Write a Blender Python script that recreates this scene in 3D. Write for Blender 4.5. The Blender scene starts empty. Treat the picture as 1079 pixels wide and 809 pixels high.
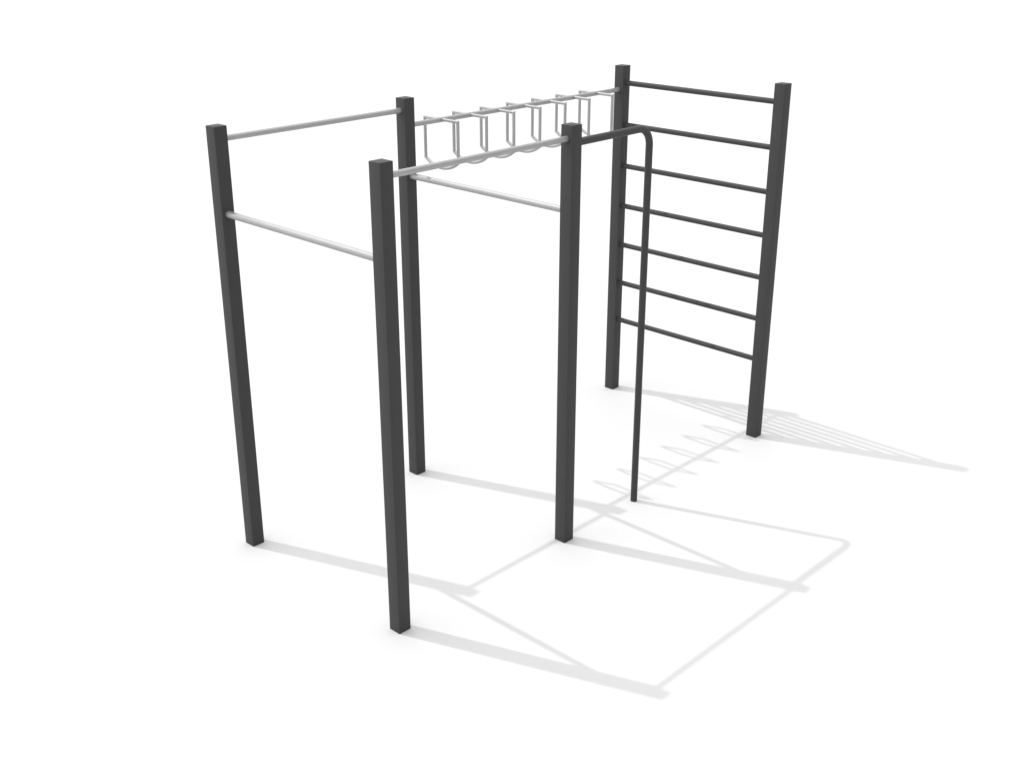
import bpy, bmesh, math
from mathutils import Vector

scene = bpy.context.scene
COL = scene.collection

# ------------------------------------------------------------------ materials
def new_mat(name):
    m = bpy.data.materials.new(name)
    m.use_nodes = True
    return m, m.node_tree.nodes, m.node_tree.links, m.node_tree.nodes['Principled BSDF']

def varied(name, lo, hi, scale, rough, metallic=0.0, spec=0.5, bump=0.0, bump_scale=400.0, stretch=(1, 1, 1)):
    """A finish whose colour and roughness wander a little over the surface."""
    m, N, L, b = new_mat(name)
    tc = N.new('ShaderNodeTexCoord')
    mp = N.new('ShaderNodeMapping'); mp.inputs['Scale'].default_value = stretch
    L.new(tc.outputs['Object'], mp.inputs['Vector'])
    nz = N.new('ShaderNodeTexNoise')
    nz.inputs['Scale'].default_value = scale
    nz.inputs['Detail'].default_value = 4
    L.new(mp.outputs['Vector'], nz.inputs['Vector'])
    cr = N.new('ShaderNodeValToRGB')
    cr.color_ramp.elements[0].position = .3
    cr.color_ramp.elements[1].position = .7
    cr.color_ramp.elements[0].color = (*lo, 1)
    cr.color_ramp.elements[1].color = (*hi, 1)
    L.new(nz.outputs['Fac'], cr.inputs['Fac'])
    L.new(cr.outputs['Color'], b.inputs['Base Color'])
    mr = N.new('ShaderNodeMapRange')
    mr.inputs['To Min'].default_value = rough - .05
    mr.inputs['To Max'].default_value = rough + .05
    L.new(nz.outputs['Fac'], mr.inputs['Value'])
    L.new(mr.outputs['Result'], b.inputs['Roughness'])
    b.inputs['Metallic'].default_value = metallic
    b.inputs['Specular IOR Level'].default_value = spec
    if bump:
        n2 = N.new('ShaderNodeTexNoise'); n2.inputs['Scale'].default_value = bump_scale
        L.new(tc.outputs['Object'], n2.inputs['Vector'])
        bp = N.new('ShaderNodeBump'); bp.inputs['Strength'].default_value = bump
        bp.inputs['Distance'].default_value = .001
        L.new(n2.outputs['Fac'], bp.inputs['Height'])
        L.new(bp.outputs['Normal'], b.inputs['Normal'])
    return m

g = lambda v: (v, v, v)
M_POST = varied('anthracite_powder_coat', g(.035), g(.039), 9, .62, spec=.32, bump=.06)
M_DARK = varied('anthracite_tube_coat', g(.036), g(.040), 9, .58, spec=.32, bump=.05)
M_STEEL = varied('pale_steel', g(.365), g(.395), 14, .55, metallic=.75, spec=.5)
M_GROUND = varied('white_floor', g(.577), g(.583), .35, .9, spec=0.0)

# ------------------------------------------------------------------ geometry
def finish(bm, name, mat, parent=None, sharp=35):
    bmesh.ops.recalc_face_normals(bm, faces=bm.faces)
    for f in bm.faces:
        f.smooth = True
    for e in bm.edges:
        if len(e.link_faces) == 2 and e.calc_face_angle(0) > math.radians(sharp):
            e.smooth = False
    me = bpy.data.meshes.new(name)
    bm.to_mesh(me); bm.free()
    me.materials.append(mat)
    o = bpy.data.objects.new(name, me)
    COL.objects.link(o)
    if parent:
        o.parent = parent
    return o

def post_mesh(half, h):
    bm = bmesh.new()
    bmesh.ops.create_cube(bm, size=1)
    for v in bm.verts:
        v.co = Vector((v.co.x * 2 * half, v.co.y * 2 * half, (v.co.z + .5) * h))
    keep = [e for e in bm.edges if not all(v.co.z < .001 for v in e.verts)]
    bmesh.ops.bevel(bm, geom=keep, offset=.0025, segments=3, profile=.5, affect='EDGES')
    return bm

def tube(bm, pts, radius, normal, closed=False, seg=28):
    """Round tube along a path that lies in the plane with this normal; corners are mitred."""
    pts = [Vector(p) for p in pts]
    nrm = Vector(normal).normalized()
    n = len(pts)
    rings = []
    for i, p in enumerate(pts):
        a = pts[(i - 1) % n] if (closed or i > 0) else None
        c = pts[(i + 1) % n] if (closed or i < n - 1) else None
        d0 = (p - a).normalized() if a is not None else None
        d1 = (c - p).normalized() if c is not None else None
        if d0 is None: d0 = d1
        if d1 is None: d1 = d0
        t = (d0 + d1).normalized()
        side = nrm.cross(t).normalized()
        k = 1 / max(.3, t.dot(d1))
        rings.append([bm.verts.new(p + side * (radius * k * math.cos(w)) + nrm * (radius * math.sin(w)))
                      for w in (2 * math.pi * j / seg for j in range(seg))])
    m = n if closed else n - 1
    for i in range(m):
        A, B = rings[i], rings[(i + 1) % n]
        for j in range(seg):
            bm.faces.new((A[j], A[(j + 1) % seg], B[(j + 1) % seg], B[j]))
    if not closed:
        bm.faces.new(rings[0]); bm.faces.new(rings[-1])
    return bm

# ------------------------------------------------------------------ the setting
bm = bmesh.new()
S = 600
bm.faces.new([bm.verts.new((x, y, 0)) for x, y in ((-S, -S), (S, -S), (S, S), (-S, S))])
ground = finish(bm, 'ground', M_GROUND)
ground['kind'] = 'structure'

# ------------------------------------------------------------------ the frame
H, A = 2.838, .045
X1, X2, Y1 = 1.5, 3.87, -1.505
IN = .004                                   # how far a bar end is let into a post

rig = bpy.data.objects.new('calisthenics_frame', None)
rig.empty_display_size = .3
COL.objects.link(rig)
rig['label'] = ('dark grey outdoor exercise frame with six square posts, pale steel bars '
                'and a bent pole')
rig['category'] = 'exercise frame'

# posts: one built, five copied
spots = [(0, 0), (0, Y1), (X1, 0), (X1, Y1), (X2, 0), (X2, Y1)]
first = finish(post_mesh(A, H), 'post', M_POST, rig)
for i, (x, y) in enumerate(spots):
    o = first
    if i:
        o = first.copy(); COL.objects.link(o); o.parent = rig
    o.location = (x, y, 0)

# pull-up bars along the long side
for y in (0, Y1):
    b = tube(bmesh.new(), [(0 + A - IN, y, 2.755), (X1 - A + IN, y, 2.755)], .0182, (0, 1, 0))
    finish(b, 'pull_up_bar', M_STEEL, rig)

# thicker, lower bars across the short side
for x in (0, X1):
    b = tube(bmesh.new(), [(x, -A + IN, 2.305), (x, Y1 + A - IN, 2.305)], .0214, (1, 0, 0))
    finish(b, 'lower_cross_bar', M_STEEL, rig)

# overhead beam with seven hanging handles
ZB = 2.647
beam = finish(tube(bmesh.new(), [(X1 + A - IN, 0, ZB), (X2 - A + IN, 0, ZB)], .0182, (0, 1, 0)),
              'overhead_beam', M_STEEL, rig)

def handle_mesh():
    hw, zc, sag = .170, -.287, .058
    R = (hw * hw + sag * sag) / (2 * sag)
    path = [(0, hw, 0), (0, -hw, 0), (0, -hw, zc)]
    half = math.asin(hw / R)
    n = 22
    for k in range(1, n):
        w = -half + 2 * half * k / n
        path.append((0, R * math.sin(w), zc + (R - sag) - R * math.cos(w)))
    path.append((0, hw, zc))
    return tube(bmesh.new(), path, .0115, (1, 0, 0), closed=True, seg=16)

h0 = finish(handle_mesh(), 'hanging_handle', M_STEEL, beam)
for k in range(7):
    o = h0
    if k:
        o = h0.copy(); COL.objects.link(o); o.parent = beam
    o.location = (1.838 + .2843 * k, .006, ZB)

# rung wall between the two far posts
for k in range(7):
    z = 2.70 - .34 * k
    b = tube(bmesh.new(), [(X2, -A + IN, z), (X2, Y1 + A - IN, z)], .0212, (1, 0, 0))
    finish(b, 'ladder_rung', M_DARK, rig)

# bent climbing pole
XP, ZP, R = 2.277, 2.722, .115
path = [(X1 + A - IN, Y1, ZP)]
for k in range(17):
    w = math.pi / 2 * k / 16
    path.append((XP - R + R * math.sin(w), Y1, ZP - R + R * math.cos(w)))
path.append((XP, Y1, 0))
finish(tube(bmesh.new(), path, .0242, (0, 1, 0)), 'climbing_pole', M_DARK, rig)

# ------------------------------------------------------------------ light
w = bpy.data.worlds.new('World')
scene.world = w
w.use_nodes = True
N, L = w.node_tree.nodes, w.node_tree.links
bg = N['Background']
tc = N.new('ShaderNodeTexCoord')
dot = N.new('ShaderNodeVectorMath'); dot.operation = 'DOT_PRODUCT'
dot.inputs[1].default_value = (-.14, .60, .98)
L.new(tc.outputs['Generated'], dot.inputs[0])
ad = N.new('ShaderNodeMath'); ad.operation = 'ADD'; ad.inputs[1].default_value = .825
L.new(dot.outputs['Value'], ad.inputs[0])
mx = N.new('ShaderNodeMath'); mx.operation = 'MAXIMUM'; mx.inputs[1].default_value = .1
L.new(ad.outputs[0], mx.inputs[0])
bg.inputs['Color'].default_value = (1, 1, 1, 1)
L.new(mx.outputs[0], bg.inputs['Strength'])

lamp = bpy.data.lights.new('key_light', 'SUN')
lamp.energy = 1.40
lamp.angle = math.radians(.6)
key = bpy.data.objects.new('key_light', lamp)
COL.objects.link(key)
ray = Vector((.204, -.538, -1)).normalized()          # the way the light travels
key.rotation_euler = ray.to_track_quat('-Z', 'Y').to_euler()
key.location = -ray * 30

# ------------------------------------------------------------------ camera
cam = bpy.data.cameras.new('camera')
cam.sensor_width = 36
cam.sensor_fit = 'HORIZONTAL'
cam.lens = 1242.14 / 1079 * 36
cam.clip_start = .05
cam.clip_end = 2000
co = bpy.data.objects.new('camera', cam)
COL.objects.link(co)
co.location = (-3.9141, -6.1715, 4.0719)
co.rotation_euler = (math.pi / 2 - .38803, 0, -.80923)
scene.camera = co

# ------------------------------------------------------------------ render
scene.render.engine = 'CYCLES'
scene.view_settings.view_transform = 'Standard'
scene.view_settings.look = 'None'
scene.view_settings.exposure = 0
scene.view_settings.gamma = 1
scene.render.resolution_x = 1024
scene.render.resolution_y = 767
